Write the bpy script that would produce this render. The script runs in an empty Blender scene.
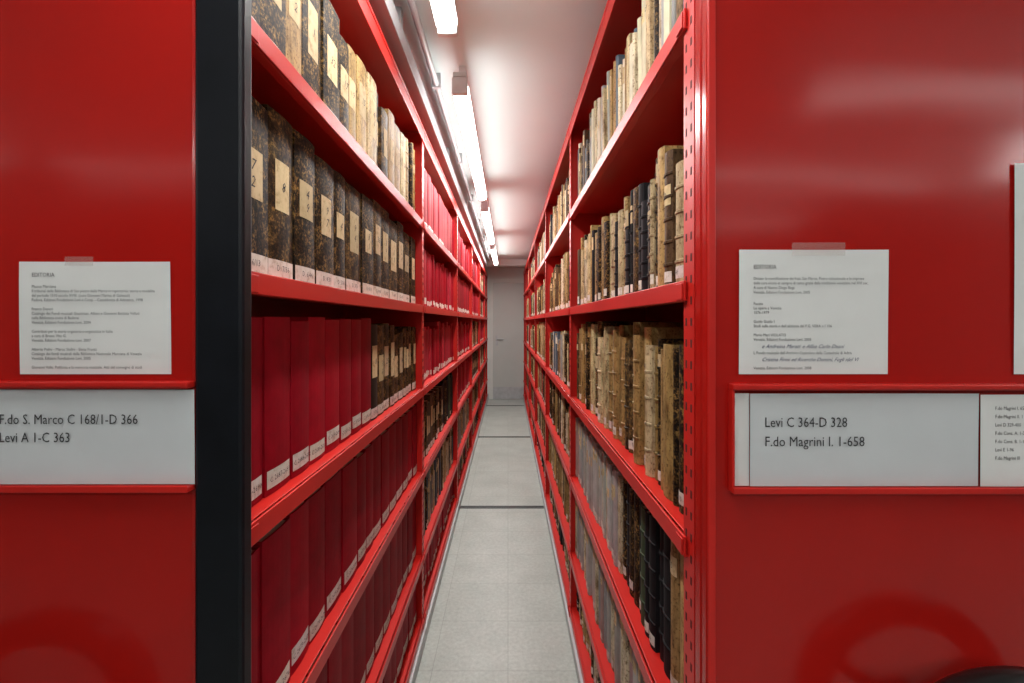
import bpy, math, random
from mathutils import Vector
random.seed(11)
scene=bpy.context.scene
try:
    scene.view_settings.view_transform='Standard'
except Exception: pass
H=1.38
# ------------------------------------------------------------ materials
def mat(name):
    m=bpy.data.materials.new(name); m.use_nodes=True
    nt=m.node_tree; b=nt.nodes['Principled BSDF']; return m,nt,b
def N(nt,t,**k):
    n=nt.nodes.new(t)
    for a,v in k.items(): setattr(n,a,v)
    return n
def ramp(nt,stops):
    r=N(nt,'ShaderNodeValToRGB'); e=r.color_ramp.elements
    while len(e)<len(stops): e.new(0.5)
    for i,(p,c) in enumerate(stops):
        e[i].position=p; e[i].color=(c[0],c[1],c[2],1)
    return r
def noise(nt,scale,detail=4,vec=None,rough=.5):
    n=N(nt,'ShaderNodeTexNoise'); n.inputs['Scale'].default_value=scale
    n.inputs['Detail'].default_value=detail; n.inputs['Roughness'].default_value=rough
    if vec is not None: nt.links.new(vec,n.inputs['Vector'])
    return n
def coords(nt,scale=(1,1,1)):
    g=N(nt,'ShaderNodeTexCoord'); mp=N(nt,'ShaderNodeMapping'); mp.inputs['Scale'].default_value=scale
    nt.links.new(g.outputs['Object'],mp.inputs['Vector']); return mp.outputs['Vector']
def mixc(nt,a,b,fac,mode='MIX'):
    m=N(nt,'ShaderNodeMix',data_type='RGBA',blend_type=mode)
    for sock,v in ((m.inputs[6],a),(m.inputs[7],b)):
        if isinstance(v,tuple): sock.default_value=(*v,1)
        else: nt.links.new(v,sock)
    if isinstance(fac,float): m.inputs[0].default_value=fac
    else: nt.links.new(fac,m.inputs[0])
    return m.outputs[2]
def bump(nt,b,h,strength,dist):
    bp=N(nt,'ShaderNodeBump'); bp.inputs['Strength'].default_value=strength; bp.inputs['Distance'].default_value=dist
    nt.links.new(h,bp.inputs['Height']); nt.links.new(bp.outputs['Normal'],b.inputs['Normal'])

def simple(name,col,rough=.5,metal=0,nscale=8,var=.12,stretch=(1,1,1),spec=.5):
    m,nt,b=mat(name)
    n=noise(nt,nscale,5,coords(nt,stretch))
    lo=tuple(c*(1-var) for c in col); hi=tuple(min(1,c*(1+var)) for c in col)
    r=ramp(nt,[(.3,lo),(.7,hi)]); nt.links.new(n.outputs['Fac'],r.inputs['Fac'])
    nt.links.new(r.outputs['Color'],b.inputs['Base Color'])
    b.inputs['Roughness'].default_value=rough; b.inputs['Metallic'].default_value=metal
    b.inputs['Specular IOR Level'].default_value=spec
    return m
def panel_mat(name,col):
    m,nt,b=mat(name)
    v=coords(nt,(1,1,1))
    n=noise(nt,3,3,v); r=ramp(nt,[(.3,tuple(c*.92 for c in col)),(.7,tuple(c*1.06 for c in col))])
    nt.links.new(n.outputs['Fac'],r.inputs['Fac']); nt.links.new(r.outputs['Color'],b.inputs['Base Color'])
    b.inputs['Roughness'].default_value=.16
    b.inputs['Specular IOR Level'].default_value=.33
    v2=coords(nt,(.8,1,2.0)); n2=noise(nt,3.6,1,v2)
    bump(nt,b,n2.outputs['Fac'],.6,.0045)
    return m
M_panel=panel_mat('red_lacquer_panel',(.43,.010,.007))
M_red=simple('red_painted_steel',(.58,.016,.011),.38,0,4,.08,spec=.35)
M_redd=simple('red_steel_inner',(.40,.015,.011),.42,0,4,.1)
M_black=simple('black_rubber',(.006,.007,.010),.38,0,20,.25,spec=.25)
M_plastic=simple('black_plastic',(.008,.008,.008),.3,0,20,.2)
M_hole=simple('slot_shadow_steel',(.06,.006,.005),.8)
M_grey=simple('grey_galvanised',(.48,.49,.50),.42,.3,15,.12,(1,.1,1))
M_dgrey=simple('dark_rail',(.05,.055,.055),.5,.3,15,.2)
M_ceil=simple('ceiling_white',(.78,.88,.88),.8,0,2,.02)
M_wall=simple('wall_offwhite',(.70,.71,.67),.8,0,2,.03)
M_door=simple('door_grey',(.52,.53,.50),.5,0,3,.03)
M_wall2=simple('wall_front_grey',(.30,.30,.29),.8,0,2,.05)
M_paper=simple('white_paper',(.78,.78,.77),.7,0,12,.03)
M_paper2=simple('white_paper_cool',(.64,.66,.68),.6,0,12,.03)
M_ink=simple('printed_ink',(.035,.035,.04),.8)
M_blueink=simple('pen_ink',(.05,.06,.13),.8)
M_tape,nt,b=mat('clear_tape'); b.inputs['Base Color'].default_value=(.75,.6,.55,1); b.inputs['Alpha'].default_value=.12; b.inputs['Roughness'].default_value=.15
M_lampbody=simple('lamp_housing_white',(.75,.76,.76),.4)
def emis(name,st):
    m,nt,b=mat(name); b.inputs['Base Color'].default_value=(.9,.9,.9,1)
    b.inputs['Emission Color'].default_value=(1,.985,.955,1); b.inputs['Emission Strength'].default_value=st; return m
M_tube=emis('lit_diffuser',10.5)
M_tubeFill=emis('lit_diffuser_fill',13.0)  # glow for the added, unseen fill lamps only
M_tube2=emis('lit_diffuser_dim',4.5)
M_tube3=emis('lit_diffuser_weak',2.2)
# floor : light grey tiles
M_floor,nt,b=mat('floor_grey_tiles')
v=coords(nt)
br=N(nt,'ShaderNodeTexBrick'); br.offset=0; br.inputs['Scale'].default_value=1
br.inputs['Brick Width'].default_value=.3; br.inputs['Row Height'].default_value=.3
br.inputs['Mortar Size'].default_value=.0016; br.inputs['Color1'].default_value=(.50,.535,.49,1)
br.inputs['Color2'].default_value=(.53,.565,.52,1); br.inputs['Mortar'].default_value=(.39,.415,.38,1)
nt.links.new(v,br.inputs['Vector'])
n=noise(nt,60,6,v,.7); r=ramp(nt,[(.3,(.72,.72,.72)),(.7,(1.0,1.0,1.0))]); nt.links.new(n.outputs['Fac'],r.inputs['Fac'])
c=mixc(nt,br.outputs['Color'],r.outputs['Color'],1.0,'MULTIPLY')
n=noise(nt,5,4,v); r=ramp(nt,[(.3,(.85,.85,.85)),(.7,(1.0,1.0,1.0))]); nt.links.new(n.outputs['Fac'],r.inputs['Fac'])
c=mixc(nt,c,r.outputs['Color'],1.0,'MULTIPLY'); nt.links.new(c,b.inputs['Base Color']); b.inputs['Roughness'].default_value=.42
# books
def attr(nt):
    a=N(nt,'ShaderNodeAttribute'); a.attribute_name='Col'; return a.outputs['Color']
M_cloth,nt,b=mat('book_cloth'); v=coords(nt)
n=noise(nt,25,5,v,.6); r=ramp(nt,[(.25,(.72,.72,.72)),(.75,(1.08,1.08,1.08))]); nt.links.new(n.outputs['Fac'],r.inputs['Fac'])
nt.links.new(mixc(nt,attr(nt),r.outputs['Color'],1.0,'MULTIPLY'),b.inputs['Base Color']); b.inputs['Roughness'].default_value=.6
b.inputs['Specular IOR Level'].default_value=.12
n=noise(nt,900,2,v); bump(nt,b,n.outputs['Fac'],.25,.0005)
M_marb,nt,b=mat('book_marbled_paper'); v=coords(nt)
n=noise(nt,150,5,v,.75); r=ramp(nt,[(.49,(0,0,0)),(.59,(1,1,1))]); nt.links.new(n.outputs['Fac'],r.inputs['Fac'])
c=mixc(nt,attr(nt),(.30,.17,.05),r.outputs['Color'])
n=noise(nt,35,4,v,.6); r=ramp(nt,[(.42,(.18,.16,.15)),(.6,(1,1,1))]); nt.links.new(n.outputs['Fac'],r.inputs['Fac'])
c=mixc(nt,c,r.outputs['Color'],1.0,'MULTIPLY'); nt.links.new(c,b.inputs['Base Color']); b.inputs['Roughness'].default_value=.6
b.inputs['Specular IOR Level'].default_value=.15
M_leath,nt,b=mat('book_aged_leather'); v=coords(nt,(1,1,.35))
n=noise(nt,45,6,v,.7); r=ramp(nt,[(.34,(.30,.23,.16)),(.5,(.82,.78,.72)),(.70,(1.2,1.16,1.08))]); nt.links.new(n.outputs['Fac'],r.inputs['Fac'])
c=mixc(nt,attr(nt),r.outputs['Color'],1.0,'MULTIPLY')
n2=noise(nt,160,4,coords(nt),.7); r2=ramp(nt,[(.36,(.35,.28,.2)),(.46,(1,1,1))]); nt.links.new(n2.outputs['Fac'],r2.inputs['Fac'])
c=mixc(nt,c,r2.outputs['Color'],1.0,'MULTIPLY')
nt.links.new(c,b.inputs['Base Color']); b.inputs['Roughness'].default_value=.6
b.inputs['Specular IOR Level'].default_value=.25
bump(nt,b,n.outputs['Fac'],.4,.001)
M_page,nt,b=mat('book_page_edges'); v=coords(nt,(1,30,1))
n=noise(nt,40,3,v); r=ramp(nt,[(.3,(.36,.30,.20)),(.7,(.62,.55,.42))]); nt.links.new(n.outputs['Fac'],r.inputs['Fac'])
nt.links.new(r.outputs['Color'],b.inputs['Base Color']); b.inputs['Roughness'].default_value=.9
M_label,nt,b=mat('spine_label_paper'); v=coords(nt)
n=noise(nt,60,5,v,.7); r=ramp(nt,[(.32,(.60,.52,.42)),(.46,(.92,.90,.87)),(.6,(1,1,1))]); nt.links.new(n.outputs['Fac'],r.inputs['Fac'])
nt.links.new(mixc(nt,attr(nt),r.outputs['Color'],1.0,'MULTIPLY'),b.inputs['Base Color']); b.inputs['Roughness'].default_value=.8
BOOKM=[M_cloth,M_marb,M_leath,M_page,M_label,M_ink]

# ------------------------------------------------------------ builder
class MB:
    def __init__(s): s.v=[];s.f=[];s.m=[];s.c=[]
    def box(s,x0,x1,y0,y1,z0,z1,m=0,c=(1,1,1)):
        if x0>x1:x0,x1=x1,x0
        if y0>y1:y0,y1=y1,y0
        i=len(s.v)
        s.v+=[(x0,y0,z0),(x1,y0,z0),(x1,y1,z0),(x0,y1,z0),(x0,y0,z1),(x1,y0,z1),(x1,y1,z1),(x0,y1,z1)]
        for q in ((0,3,2,1),(4,5,6,7),(0,1,5,4),(1,2,6,5),(2,3,7,6),(3,0,4,7)):
            s.f.append(tuple(i+k for k in q)); s.m.append(m); s.c.append(c)
    def raw(s,vs,fs,m=0,c=(1,1,1)):
        i=len(s.v); s.v+=vs
        for f in fs: s.f.append(tuple(i+k for k in f)); s.m.append(m); s.c.append(c)
    def tube(s,p0,p1,r,n=16,m=0):
        p0=Vector(p0);p1=Vector(p1);d=(p1-p0).normalized()
        a=d.orthogonal().normalized(); b=d.cross(a)
        vs=[];fs=[]
        for p in (p0,p1):
            for k in range(n):
                t=2*math.pi*k/n; vs.append(tuple(p+a*r*math.cos(t)+b*r*math.sin(t)))
        for k in range(n): fs.append((k,(k+1)%n,n+(k+1)%n,n+k))
        fs.append(tuple(reversed(range(n)))); fs.append(tuple(range(n,2*n)))
        s.raw(vs,fs,m)
    def obj(s,name,mats,parent=None,bevel=0,smooth=False,col=False):
        me=bpy.data.meshes.new(name); me.from_pydata(s.v,[],s.f)
        for m in mats: me.materials.append(m)
        me.polygons.foreach_set('material_index',s.m)
        if smooth: me.polygons.foreach_set('use_smooth',[True]*len(s.f))
        if col:
            a=me.color_attributes.new('Col','FLOAT_COLOR','CORNER'); d=[]
            for f,c in zip(s.f,s.c): d+=[c[0],c[1],c[2],1.0]*len(f)
            a.data.foreach_set('color',d)
        me.update(); o=bpy.data.objects.new(name,me); scene.collection.objects.link(o)
        if bevel:
            b=o.modifiers.new('bevel','BEVEL'); b.width=bevel; b.segments=2; b.limit_method='ANGLE'
        if parent: o.parent=parent
        return o
def empty(name):
    o=bpy.data.objects.new(name,None); scene.collection.objects.link(o); return o
_tc={}
def text2d(body,size,res=2,spacing=1.0,align='LEFT',shear=0,off=0):
    key=(body,size,res,spacing,align,shear)
    if key in _tc: return _tc[key]
    cu=bpy.data.curves.new('t','FONT'); cu.body=body; cu.size=size; cu.resolution_u=res
    cu.space_line=spacing; cu.align_x=align; cu.shear=shear; cu.offset=off
    o=bpy.data.objects.new('t',cu); scene.collection.objects.link(o)
    bpy.context.view_layer.update()
    dg=bpy.context.evaluated_depsgraph_get()
    me=bpy.data.meshes.new_from_object(o.evaluated_get(dg))
    r=([tuple(v.co) for v in me.vertices],[tuple(p.vertices) for p in me.polygons])
    bpy.data.objects.remove(o); bpy.data.curves.remove(cu); bpy.data.meshes.remove(me)
    _tc[key]=r; return r

# ------------------------------------------------------------ room
def slab(name,x0,x1,y0,y1,z0,z1,m):
    b=MB(); b.box(x0,x1,y0,y1,z0,z1); return b.obj(name,[m])
RX,RY0,RY1,RZ=3.3,-3.6,8.15,2.42
slab('floor',-RX,RX,RY0,RY1,-.1,0,M_floor)
slab('ceiling',-RX,RX,RY0,RY1,RZ,RZ+.1,M_ceil)
slab('wall_left',-RX-.1,-RX,RY0,RY1,0,RZ,M_wall2)
slab('wall_right',RX,RX+.1,RY0,RY1,0,RZ,M_wall2)
slab('wall_back',-RX,RX,RY1,RY1+.1,0,RZ,M_wall)
slab('wall_front',-RX,RX,RY0-.1,RY0,0,RZ,M_wall2)
slab('baseboard_back',-RX,-.34,RY1-.015,RY1,0,.1,M_grey)
slab('trim_1',-RX,RX,7.55,7.75,RZ-.10,RZ,M_ceil)
# far door: frame, leaf, panels, lever handle
dr=empty('door_1')
p=MB()
p.box(-.33,-.27,RY1-.03,RY1,0,2.14); p.box(.55,.61,RY1-.03,RY1,0,2.14); p.box(-.27,.55,RY1-.03,RY1,2.08,2.14)
p.obj('frame',[M_wall],dr,bevel=.003)
p=MB(); p.box(-.268,.548,RY1-.016,RY1,.006,2.078); p.obj('leaf',[M_door],dr,bevel=.002)
p=MB(); p.box(-.268,.548,RY1-.019,RY1-.0165,.006,.22); p.box(-.22,-.18,RY1-.024,RY1-.0165,.96,1.14)
p.tube((-.20,RY1-.06,1.08),(-.20,RY1-.02,1.08),.009,10); p.tube((-.20,RY1-.06,1.08),(-.08,RY1-.06,1.08),.008,10)
p.obj('kick_plate_and_handle',[M_grey],dr)
b=MB()
for y in (1.33,3.39,5.46,7.5):
    b.box(-3.0,3.0,y-.022,y-.008,0,.003); b.box(-3.0,3.0,y+.008,y+.022,0,.003); b.box(-3.0,3.0,y-.008,y+.008,0,.0015)
b.obj('floor_rail_track',[M_dgrey])

# ------------------------------------------------------------ shelving
XL,XR=.368,.28
LZ=[.10,.374,.734,1.094,1.452,1.812]; LT=2.20
RZs=[.10,.35,.69,1.045,1.445,1.87]; RT=2.25
YL,YR=.585,.64
LY=[.625+1.345*k for k in range(6)]+[8.08]
RY=[.705+1.345*k for k in range(6)]+[8.08]
def shelving(s,XF,ys,levels,top,ypanel,xb=0):
    root=empty('mobile_shelving_unit')
    D=.34; W=.78; nb=len(ys)-1; ystart=ys[0]; yend=ys[-1]
    def X(d): return s*(XF+d)
    u=MB(); ho=MB()
    for k,y in enumerate(ys):
        for (d0,d1) in ((0,.003),(D-.003,D)):
            u.box(X(d0),X(d1),y-.02,y+.02,.08,top)
        u.box(X(.003),X(D-.003),y-.0015,y+.0015,.08,top)
        if k<4:
            z=.12
            while z<top-.03:
                ho.box(X(-.0004),X(.0005),y-.012,y-.007,z,z+.012)
                ho.box(X(-.0004),X(.0005),y+.007,y+.012,z,z+.012)
                z+=.033
    u.obj('uprights',[M_red],root); ho.obj('upright_slots',[M_hole],root)
    sh=MB()
    for k in range(nb):
        y0=ys[k]+.003; y1=ys[k+1]-.003
        for z in levels:
            sh.box(X(.002),X(D-.006),y0,y1,z-.003,z)
            sh.box(X(-.006),X(-.0015),y0+.001,y1-.001,z-.032,z)
            sh.box(X(-.0015),X(.016),y0+.001,y1-.001,z-.032,z-.029)
            for yy in (y0+.004,y1-.03):
                sh.box(X(-.0085),X(-.0062),yy,yy+.026,z-.03,z-.004)
        sh.box(X(-.006),X(-.001),y0,y1,top-.045,top+.0)
    sh.obj('shelf_boards',[M_red],root,bevel=.0015)
    p=MB(); p.box(X(D),X(D+.004),ystart-.02,yend+.02,.08,top); p.box(X(D+.004),X(W),ystart+.005,yend+.02,.08,top)
    p.obj('back_sheet',[M_redd],root)
    p=MB(); p.box(X(-.008),X(W),ystart-.019,yend+.03,top+.001,top+.012); p.obj('top_cover',[M_red],root,bevel=.002)
    p=MB(); p.box(X(.0),X(W),ystart-.018,yend+.02,.02,.079); p.obj('plinth',[M_red],root,bevel=.002)
    p=MB(); p.box(X(-.014),X(-.002),ystart,yend,.012,.06)
    for y in ys[:-1]: p.box(X(.02),X(.10),y+.3,y+.35,.0,.022)
    p.obj('base_rail',[M_grey],root)
    p=MB()
    if s>0:
        p.box(XF,XF+W,ypanel,ypanel+.02,.03,top+.03); p.box(XF,XF+.012,ypanel+.02,ystart-.021,.03,top+.03)
    else:
        p.box(-xb-.002,-(XF+W),ypanel,ypanel+.0185,.03,top+.03)
    p.obj('end_panel',[M_panel],root,bevel=.004)
    if s<0:
        p=MB(); p.box(-.338,-xb,ypanel-.006,ypanel+.0185,.03,top+.03); p.obj('rubber_bumper',[M_black],root,bevel=.005)
    else:
        p=MB(); p.box(s*(XF+.0),s*(XF+.011),ypanel-.004,ypanel-.0002,.03,top+.03); p.obj('panel_edge_fold',[M_red],root,bevel=.0015)
    return root
xb=(508-197)*YL/455
rl=shelving(-1,XL,LY,LZ,LT,YL,xb)
rr=shelving(1,XR,RY,RZs,RT,YR)
def P(px,py,Y): return ((px-508)*Y/455, H+(322-py)*Y/455)
def holder(x0,x1,zt,zb,root,y):
    p=MB()
    p.box(x0,x1,y-.014,y,zt,zt+.008); p.box(x0,x1,y-.014,y,zb-.006,zb)
    p.box(x0,x1,y-.016,y-.0135,zb-.006,zb+.003); p.box(x0,x1,y-.016,y-.0135,zt+.002,zt+.008)
    p.box(x0,x0+.004,y-.012,y,zb,zt)
    p.obj('label_holder',[M_red],root,bevel=.001)
x0,zt=P(728,389,YR); _,zb=P(728,486,YR)
holder(x0,1.0,zt,zb,rr,YR)
x1,zt2=P(197,387,YL); _,zb2=P(197,484,YL)
holder(-1.05,x1-.002,zt2,zb2,rl,YL)

def sheet(name,YP,px0,px1,py0,py1,mat_,yoff,texts,curl=.002):
    root=empty(name)
    x0,z1=P(px0,py0,YP); x1,z0=P(px1,py1,YP)
    nx,nz=14,10; m=MB(); vs=[];fs=[]
    for j in range(nz+1):
        for i in range(nx+1):
            u=i/nx;w=j/nz
            d=curl*(.5*math.sin(u*5+w*2)+.5)*(abs(2*u-1)**2*.6+.4)
            vs.append((x0+(x1-x0)*u,YP-yoff-d,z0+(z1-z0)*w))
    for j in range(nz):
        for i in range(nx):
            a=j*(nx+1)+i; fs.append((a,a+1,a+nx+2,a+nx+1))
    m.raw(vs,fs); m.obj('paper',[mat_],root,smooth=True)
    k=0
    for (tx,ty,body,size,sp,mt,sh_,xs) in texts:
        X0,Z0=P(tx,ty,YP); size=size*YP/.64
        tv,tf=text2d(body,size,2,sp,'LEFT',sh_)
        t=MB(); t.raw([(X0+v[0]*xs,YP-yoff-curl-.0006,Z0+v[1]) for v in tv],tf); k+=1
        t.obj('print_%d'%k,[mt],root)
    return root
sheet('label_card',YR,748,975,393,485,M_paper2,.004,[
  (762,426,'Levi C 364-D 328',.0195,1,M_ink,0,.82),(762,445,'F.do Magrini I. 1-658',.0195,1,M_ink,0,.86)],.0015)
sheet('label_card_backing',YR,730,748,393,485,M_paper,.003,[],.0005)
sheet('shelfmark_list_card',YR,976,1090,394,485,M_paper,.005,[
  (990,409,'F.do Magrini I. 659-\nF.do Magrini II. 1\nLevi D 329-400\nF.do Cons. A. 1-30\nF.do Cons. B. 1-12\nLevi E 1-96\nF.do Magrini III',.0068,1.7,M_ink,0,.85)],.001)
sheet('printed_notice',YR,738,887,250,374,M_paper,.001,[
  (752,269,'EDITORIA',.0080,1,M_ink,0,.9),
  (752,280,'Drizzar la mortificatione dei frati, San Marco, Pietro istituzionale e le imprese\ndella cura sicura et sempre di canto gratis dalla tradizione veneziana nel XVI sec.\nA cura di Nuovo Diego Bega\nVenezia, Edizioni Fondazione Levi, 2005',.0056,1.15,M_ink,0,.88),
  (752,305,'Fausto\nLe opere a Venezia\n1576-1979\n\nGuido Guido I\nStudi sulla storia e dell alchimia del F.G. VERA n I 106\n\nMario Mari VIOLATO\nVenezia, Edizioni Fondazione Levi, 2005',.0056,1.12,M_ink,0,.9),
  (760,348,'e Andreina Marati: e Alfea Carlo Deani',.0076,1,M_blueink,.5,.95),
  (752,354,'L Fondo musicale dell Archivio Capitolare della Cattedrale di Adria',.0056,1,M_ink,0,.9),
  (760,361,'Cristina Firmi ed Ricerche Domini, Fogli idel VI',.0074,1,M_blueink,.5,.95),
  (752,369,'Venezia, Edizioni Fondazione Levi, 2008',.0056,1,M_ink,0,.9)],.0022)
sheet('printed_notice',YR,1012,1160,164,374,M_paper,.001,[(1030,180,'EDITORIA\n\nCatalogo\nVenezia',.0085,1.3,M_ink,0,1)],.0022)
sheet('printed_notice',YL,22,172,262,374,M_paper,.001,[
  (35,277,'EDITORIA',.0080,1,M_ink,0,.9),
  (35,288,'Musica Marciana\nIl tribunal della Biblioteca di San pietro della Marca in repertorio, storia e modalita\ndel periodo 1510 secolo XVIII. (cura Giovanni Marina di Galeazzi)\nPadova, Edizioni Fondazione Levi e Coop. - Casaddonza di Adriatico, 1998\n\nFranco Daneri\nCatalogo dei Fondi musicali Giustinian. Albani e Giovanni Battista Velluti\nnella Biblioteca civica di Badone\nVenezia, Edizioni Fondazione Levi, 2004\n\nContributi per la storia organaria e organistica in Italia\na cura di Bruno Vito G.\nVenezia, Edizioni Fondazione Levi, 2007\n\nAlberto Polini - Marco Stefini - Elena Frantz\nCatalogo dei fondi musicali della Biblioteca Nazionale Marciana di Venezia\nVenezia, Edizioni Fondazione Levi, 2005\n\nGiovanni Valle: Polifonia e la memoria musicale. Atti del convegno di studi',.0056,1.12,M_ink,0,.92)],.0025)
sheet('label_card',YL,-80,197,389,483,M_paper2,.004,[
  (4,423,'F.do S. Marco C 168/1-D 366',.0195,1,M_ink,0,.83),(4,441,'Levi A 1-C 363',.0195,1,M_ink,0,.83)],.0012)
for (a,bx,c,d,yy) in ((790,843,243,256,YR),(68,96,257,266,YL)):
    xa,za=P(a,c,yy); xb_,zb_=P(bx,d,yy); p=MB(); p.box(xa,xb_,yy-.0042,yy-.004,zb_,za); p.obj('adhesive_tape',[M_tape])
def wheel(x,z,yc,R,rt,parent,YP):
    m=MB(); n,k=48,14; vs=[];fs=[]
    for i in range(n):
        a=2*math.pi*i/n
        for j in range(k):
            t=2*math.pi*j/k; r=R+rt*math.cos(t)
            vs.append((x+r*math.cos(a),yc+rt*math.sin(t),z+r*math.sin(a)))
    for i in range(n):
        for j in range(k): fs.append((i*k+j,i*k+(j+1)%k,((i+1)%n)*k+(j+1)%k,((i+1)%n)*k+j))
    m.raw(vs,fs)
    for q in range(3):
        a=math.radians(-90+120*q); m.tube((x,yc+.01,z),(x+R*math.cos(a),yc,z+R*math.sin(a)),.011,12)
    m.tube((x,yc-.015,z),(x,YP-.0005,z),.03,24)
    m.tube((x,YP-.012,z),(x,YP-.0005,z),.055,24)
    m.obj('hand_wheel',[M_plastic],parent,smooth=True)
wheel(.622,.783,YR-.08,.145,.024,rr,YR)
wheel(-.665,.80,YL-.08,.135,.024,rl,YL)

# ------------------------------------------------------------ books
NA=6
def book(mb,s,XF,rec,y0,th,z0,h,dep,mi,col,bul,pagez=.004,labels=(),bands=(),lean=0):
    yc=y0+th/2; g=.0004
    def Y_(y,z): return y+lean*(z-z0)
    def arc(t,off=0):
        return (s*(XF+rec+bul*t*t-off), yc+t*(th/2-g))
    out=[(s*(XF+rec+dep),yc-(th/2-g))]+[arc(-1+2*i/NA) for i in range(NA+1)]+[(s*(XF+rec+dep),yc+(th/2-g))]
    bt=min(.003,th*.15)
    inn=[(s*(XF+rec+dep),yc-(th/2-g-bt))]
    for i in range(NA+1):
        t=-1+2*i/NA; inn.append((s*(XF+rec+bul*t*t+bt),yc+t*(th/2-g-bt)))
    inn.append((s*(XF+rec+dep),yc+(th/2-g-bt)))
    n=len(out)
    def V(p,z): return (p[0],Y_(p[1],z),z)
    vs=[V(p,z0+.0005) for p in out]+[V(p,z0+h) for p in out]+[V(p,z0+h) for p in inn]+[V(p,z0+h-pagez-.002) for p in inn]
    fs=[]
    for i in range(n-1):
        fs+= [(i,i+1,n+i+1,n+i),(n+i,n+i+1,2*n+i+1,2*n+i),(2*n+i,2*n+i+1,3*n+i+1,3*n+i)]
    mb.raw(vs,fs,mi,col)
    mb.raw([V(p,z0+h-pagez) for p in inn]+[V(p,z0+.003) for p in (inn[0],inn[-1])],[tuple(range(n)),(0,n-1,n+1,n)],3,(1,1,1))
    for (za,zb,w,lc,txt,ts) in labels:
        ks=4; vs=[]
        for zz in (za,zb):
            for i in range(ks+1):
                p=arc((-1+2*i/ks)*w,.0006); vs.append(V(p,z0+zz))
        mb.raw(vs,[(i,i+1,ks+2+i,ks+1+i) for i in range(ks)],4,lc)
        if txt:
            tv,tf=text2d(txt,ts,1,1.0,'CENTER',.25 if ts>.02 else 0)
            sg=1 if s<0 else -1
            zm=(za+zb)/2-ts*.33
            if '\n' in txt: zm+=ts*.5
            mb.raw([(s*(XF+rec-.0014),Y_(yc+sg*v[0],z0+zm+v[1]),z0+zm+v[1]) for v in tv],tf,5)
    for zz in bands:
        hh=.0035; vs=[]
        for (dz,off) in ((-hh,0),(-hh*.6,.0022),(hh*.6,.0022),(hh,0)):
            for i in range(NA+1):
                p=arc(-1+2*i/NA,off); vs.append(V(p,z0+zz+dz))
        m=NA+1
        mb.raw(vs,[(r_*m+i,r_*m+i+1,(r_+1)*m+i+1,(r_+1)*m+i) for r_ in range(3) for i in range(NA)],mi,tuple(c*.85 for c in col))
R=random.uniform
def jit(c,a=.15):
    k=R(1-a,1+a); return tuple(min(1,x*k*R(.96,1.04)) for x in c)
CREAM=(.60,.46,.26); WHITE=(.72,.70,.64)
CRIM=(.31,.003,.013); CRIMB=(.38,.005,.017); PINK=(.50,.03,.05)
DK=(.020,.014,.010); BROWN=(.10,.055,.025); TAN=(.36,.23,.09); OCH=(.44,.30,.12); PALE=(.60,.49,.29); OFFW=(.68,.61,.46)
BLK=(.015,.015,.017); GRN=(.05,.07,.04); GREY=(.35,.35,.33); BLUEG=(.10,.13,.16)
def k_crim(near):
    c=jit(random.choice([CRIM,CRIM,CRIMB]),.12)
    return dict(mi=0,col=c,th=R(.072,.105),h=R(.286,.297),bul=.003,lab='bottom',bands=0)
def k_pink(near):
    return dict(mi=0,col=jit(random.choice([CRIMB,PINK,CRIM])),th=R(.03,.06),h=R(.24,.29),bul=.004,lab='bottom',bands=0)
def k_marb(near):
    return dict(mi=1,col=jit(random.choice([DK,DK,(.045,.028,.014)]),.3),th=R(.075,.12),h=R(.268,.290),bul=R(.001,.004),lab='big',bands=0)
def k_marb2(near):
    return dict(mi=random.choice([1,1,2]),col=jit(random.choice([DK,BROWN,(.06,.04,.02)]),.3),th=R(.045,.08),h=R(.24,.285),bul=.004,lab='big',bands=0)
def k_beige(near):
    return dict(mi=2,col=jit(random.choice([OCH,PALE,TAN,TAN]),.15),th=R(.06,.09),h=R(.25,.30),bul=.004,lab='big',bands=0)
def k_old(near):
    mi,c=random.choice([(2,PALE),(2,TAN),(2,OCH),(2,BROWN),(1,DK),(2,OFFW),(2,PALE),(1,BROWN),(2,OCH),(1,DK),(0,BLK)])
    return dict(mi=mi,col=jit(c,.22),th=R(.016,.052),h=R(.205,.31),bul=R(.004,.009),lab=random.choice(['bottom','top','none','bottom']),bands=random.choice([0,0,4,5]))
def k_white(near):
    mi,c=random.choice([(2,OFFW),(2,PALE),(0,OFFW),(2,TAN),(0,GREY),(2,BROWN),(1,DK),(0,BLUEG)])
    return dict(mi=mi,col=jit(c,.15),th=R(.012,.035),h=R(.19,.29),bul=R(.002,.006),lab=random.choice(['bottom','none','top']),bands=0)
def k_ochre(near):
    mi,c=random.choice([(2,OCH),(2,TAN),(2,(.33,.22,.08)),(1,(.09,.06,.03)),(2,OCH),(2,PALE),(1,DK)])
    return dict(mi=mi,col=jit(c,.22),th=R(.022,.055),h=R(.27,.34),bul=R(.004,.009),lab=random.choice(['bottom','top','none']),bands=random.choice([0,0,4]))
def k_black(near):
    mi,c=random.choice([(0,BLK),(0,BLK),(0,GRN),(0,BLK),(1,DK)])
    return dict(mi=mi,col=jit(c,.3),th=R(.03,.05),h=R(.26,.29),bul=.005,lab=random.choice(['none','bottom']),bands=random.choice([0,4]))
def k_grey(near):
    mi,c=random.choice([(0,GREY),(0,(.42,.38,.35)),(0,(.45,.30,.28)),(2,OFFW),(0,(.5,.48,.45))])
    return dict(mi=mi,col=jit(c,.12),th=R(.02,.04),h=R(.25,.27),bul=.003,lab='top',bands=0)
def k_mix(near): return random.choice([k_old,k_old,k_white,k_black,k_pink])(near)
LEANERS=(k_old,k_white,k_ochre,k_mix)
seq=[0]
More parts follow.
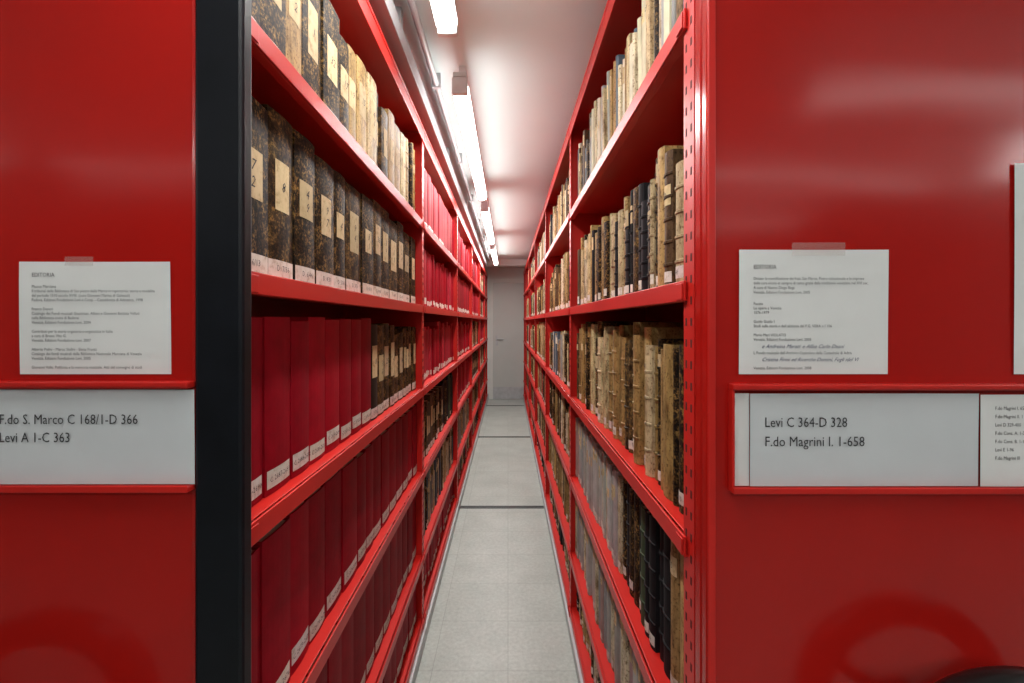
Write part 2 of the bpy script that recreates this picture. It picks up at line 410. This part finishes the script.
def fill(mb,s,XF,y0,y1,z0,gap,plan,near,recbase):
    y=y0
    for kind,ye in plan:
        while y<min(ye,y1)-.012:
            d=kind(near); th=d['th']
            if y+th>y1:
                th=y1-y
                if th<.012: return
            h=min(d['h'],gap-.02); labs=[]; seq[0]+=1
            w=.88 if d['lab']!='big' else .9
            if d['lab']=='bottom':
                t=('C. %d-%d'%(2640+seq[0],2644+seq[0]) if th>.07 else ('%d'%(100+seq[0]%800))) if near else ''
                hh=.03 if th>.05 else .022
                zb=R(.006,.018)
                labs.append((zb,zb+hh,w if th>.03 else .95,jit(WHITE,.06),t,min(.015,th*.3 if th<=.07 else .0125)))
            elif d['lab']=='top':
                zz=h*R(.6,.82); labs.append((zz,zz+R(.02,.05),.8,jit(CREAM,.2),str(seq[0]%90) if near else '',min(.016,th*.5)))
                if R(0,1)<.6: labs.append((.01,.03,.9,jit(WHITE,.1),'',.01))
            elif d['lab']=='big':
                a=h*R(.36,.46); bb=h*R(.66,.80)
                labs.append((a,bb,R(.48,.68) if th>.07 else .75,jit(CREAM,.25),('%d\n%d'%(random.randint(1,9),random.randint(1,9)) if R(0,1)<.5 else '%d'%random.randint(1,40)) if near else '',.026))
                labs.append((.006,.034,.96,jit(WHITE,.06),('D. %d/%d'%(random.randint(1,9),random.randint(10,60))) if near else '',.0145))
            bands=[h*(i+1)/(d['bands']+1) for i in range(d['bands'])] if d['bands'] else []
            lean=0
            if kind in LEANERS and R(0,1)<.07 and th<.04:
                lean=R(.04,.11)
                if y+th+lean*h>y1: lean=0
            book(mb,s,XF,recbase+R(0,.014 if th<.06 else .005),y,th,z0,h,R(.17,.21) if th<.07 else .24,d['mi'],d['col'],d['bul'],.004,labs,bands,lean)
            y+=th+R(.0,.0015)+lean*h
leftplans=[
 [[(k_crim,9)],[(k_crim,9)],[(k_crim,9)],[(k_crim,1.30),(k_marb2,9)],[(k_marb,9)],[(k_marb,.80),(k_beige,.87),(k_marb,1.02),(k_marb2,1.10),(k_beige,1.3),(k_marb2,1.45),(k_beige,1.7),(k_ochre,9)]],
 [[(k_pink,9)],[(k_white,9)],[(k_marb2,2.7),(k_black,9)],[(k_pink,9)],[(k_pink,9)],[(k_crim,9)]],
 [[(k_mix,9)],[(k_white,9)],[(k_pink,9)],[(k_pink,9)],[(k_crim,9)],[(k_pink,9)]],
 [[(k_mix,9)],[(k_mix,9)],[(k_marb2,9)],[(k_mix,9)],[(k_pink,9)],[(k_pink,9)]],
 [[(k_mix,9)],[(k_mix,9)],[(k_mix,9)],[(k_pink,9)],[(k_mix,9)],[(k_mix,9)]],
 [[(k_mix,9)]]*6,
]
rightplans=[
 [[(k_old,9)],[(k_grey,9)],[(k_ochre,.88),(k_black,1.25),(k_grey,9)],[(k_ochre,9)],[(k_black,.79),(k_old,9)],[(k_white,9)]],
 [[(k_old,9)],[(k_ochre,9)],[(k_old,9)],[(k_white,9)],[(k_old,9)],[(k_old,9)]],
 [[(k_mix,9)],[(k_old,9)],[(k_mix,9)],[(k_ochre,9)],[(k_old,9)],[(k_white,9)]],
 [[(k_mix,9)],[(k_mix,9)],[(k_ochre,9)],[(k_old,9)],[(k_mix,9)],[(k_old,9)]],
 [[(k_mix,9)],[(k_mix,9)],[(k_old,9)],[(k_mix,9)],[(k_old,9)],[(k_mix,9)]],
 [[(k_mix,9)]]*6,
]
for (s,XF,ys,lv_,top,plans,rec) in ((-1,XL,LY,LZ,LT,leftplans,.022),(1,XR,RY,RZs,RT,rightplans,.02)):
    for bay in range(6):
        mb=MB()
        for lv in range(6):
            y0=ys[bay]+(.022 if bay==0 else .006); y1=ys[bay+1]-.006
            gap=(lv_[lv+1] if lv<5 else top)-lv_[lv]-.035
            fill(mb,s,XF,y0,y1,lv_[lv]+.0003,gap,plans[bay][lv],bay==0,rec)
        mb.obj('shelved_bound_volumes',BOOKM,None,col=True)

# ------------------------------------------------------------ lights
def lamp(axis,a0,a1,other,zb,em,watts):
    root=empty('fluorescent_batten_lamp')
    def pt(a,o,z): return (o,a,z) if axis=='Y' else (a,o,z)
    r=.033
    m=MB(); m.tube(pt(a0+.03,other,zb+r),pt(a1-.03,other,zb+r),r,14)
    m.obj('diffuser',[em],root)
    m=MB()
    def bx(a,b_,o0,o1,z0,z1):
        if axis=='Y': m.box(o0,o1,a,b_,z0,z1)
        else: m.box(a,b_,o0,o1,z0,z1)
    zz=zb+2*r
    bx(a0,a1,other-.026,other+.026,zz+.001,zz+.022)
    bx(a0,a0+.022,other-.030,other+.030,zb+.004,zz+.001); bx(a1-.022,a1,other-.030,other+.030,zb+.004,zz+.001)
    for q in (a0+.12,a1-.12): bx(q-.015,q+.015,other-.014,other+.014,zz+.022,RZ)
    m.obj('housing',[M_lampbody],root,bevel=.003)
    if watts:
        ld=bpy.data.lights.new('tube_light','AREA'); ld.shape='RECTANGLE'; ld.energy=watts; ld.color=(1,.985,.955)
        L=a1-a0-.08; ld.size,ld.size_y=(.05,L) if axis=='Y' else (L,.05)
        lo=bpy.data.objects.new('tube_light',ld); scene.collection.objects.link(lo); lo.parent=root
        lo.location=pt((a0+a1)/2,other,zb-.004)
zb=H+.87
for i,a0 in enumerate((-.15,1.74,3.60,5.46)): lamp('Y',a0,a0+1.55,-.185,zb,M_tube,(11,16,18,22)[i])
lamp('X',1.15,2.7,-.52,zb,M_tube2,0)
lamp('X',1.15,2.7,-1.57,zb,M_tube2,0)
lamp('X',1.15,2.7,-2.95,zb,M_tube2,0)
lamp('X',-2.7,-1.15,-1.57,zb,M_tube3,0)
lamp('X',-.78,.78,-1.57,zb,M_tubeFill,10)  # added fill lamp, unseen behind the camera, brightens floor and books down the aisle
lamp('Y',-1.25,.30,2.75,zb,M_tubeFill,16)  # added fill lamp, set out of view and reflection to brighten the end panels
lamp('Y',-1.25,.30,-2.85,zb,M_tube2,3)  # weaker added fill on the left, likewise unseen
p=MB(); p.tube((-.30,-1.2,2.375),(-.30,7.5,2.375),.012,12)
y=-.8
while y<7.4: p.box(-.318,-.282,y,y+.02,2.36,RZ); y+=.9
p.obj('ceiling_conduit',[M_grey])
p=MB(); p.box(-.385,-.382,.0,7.5,2.27,2.33); p.box(-.343,-.340,.0,7.5,2.27,2.33); p.box(-.385,-.34,.0,7.5,2.267,2.270)
y=.3
while y<7.4: p.box(-.372,-.352,y,y+.03,2.33,RZ); y+=1.2
p.obj('cable_tray',[M_grey],bevel=.001)

# ------------------------------------------------------------ camera
w=bpy.data.worlds.new('world'); scene.world=w; w.use_nodes=True
w.node_tree.nodes['Background'].inputs[0].default_value=(.5,.5,.5,1); w.node_tree.nodes['Background'].inputs[1].default_value=.2
cd=bpy.data.cameras.new('camera'); cam=bpy.data.objects.new('camera',cd); scene.collection.objects.link(cam)
cam.location=(0,0,H); cam.rotation_euler=(math.pi/2,0,0)
cd.lens=16; cd.sensor_width=36; cd.shift_x=4/1024; cd.shift_y=-19.5/1024; cd.clip_start=.02
scene.camera=cam
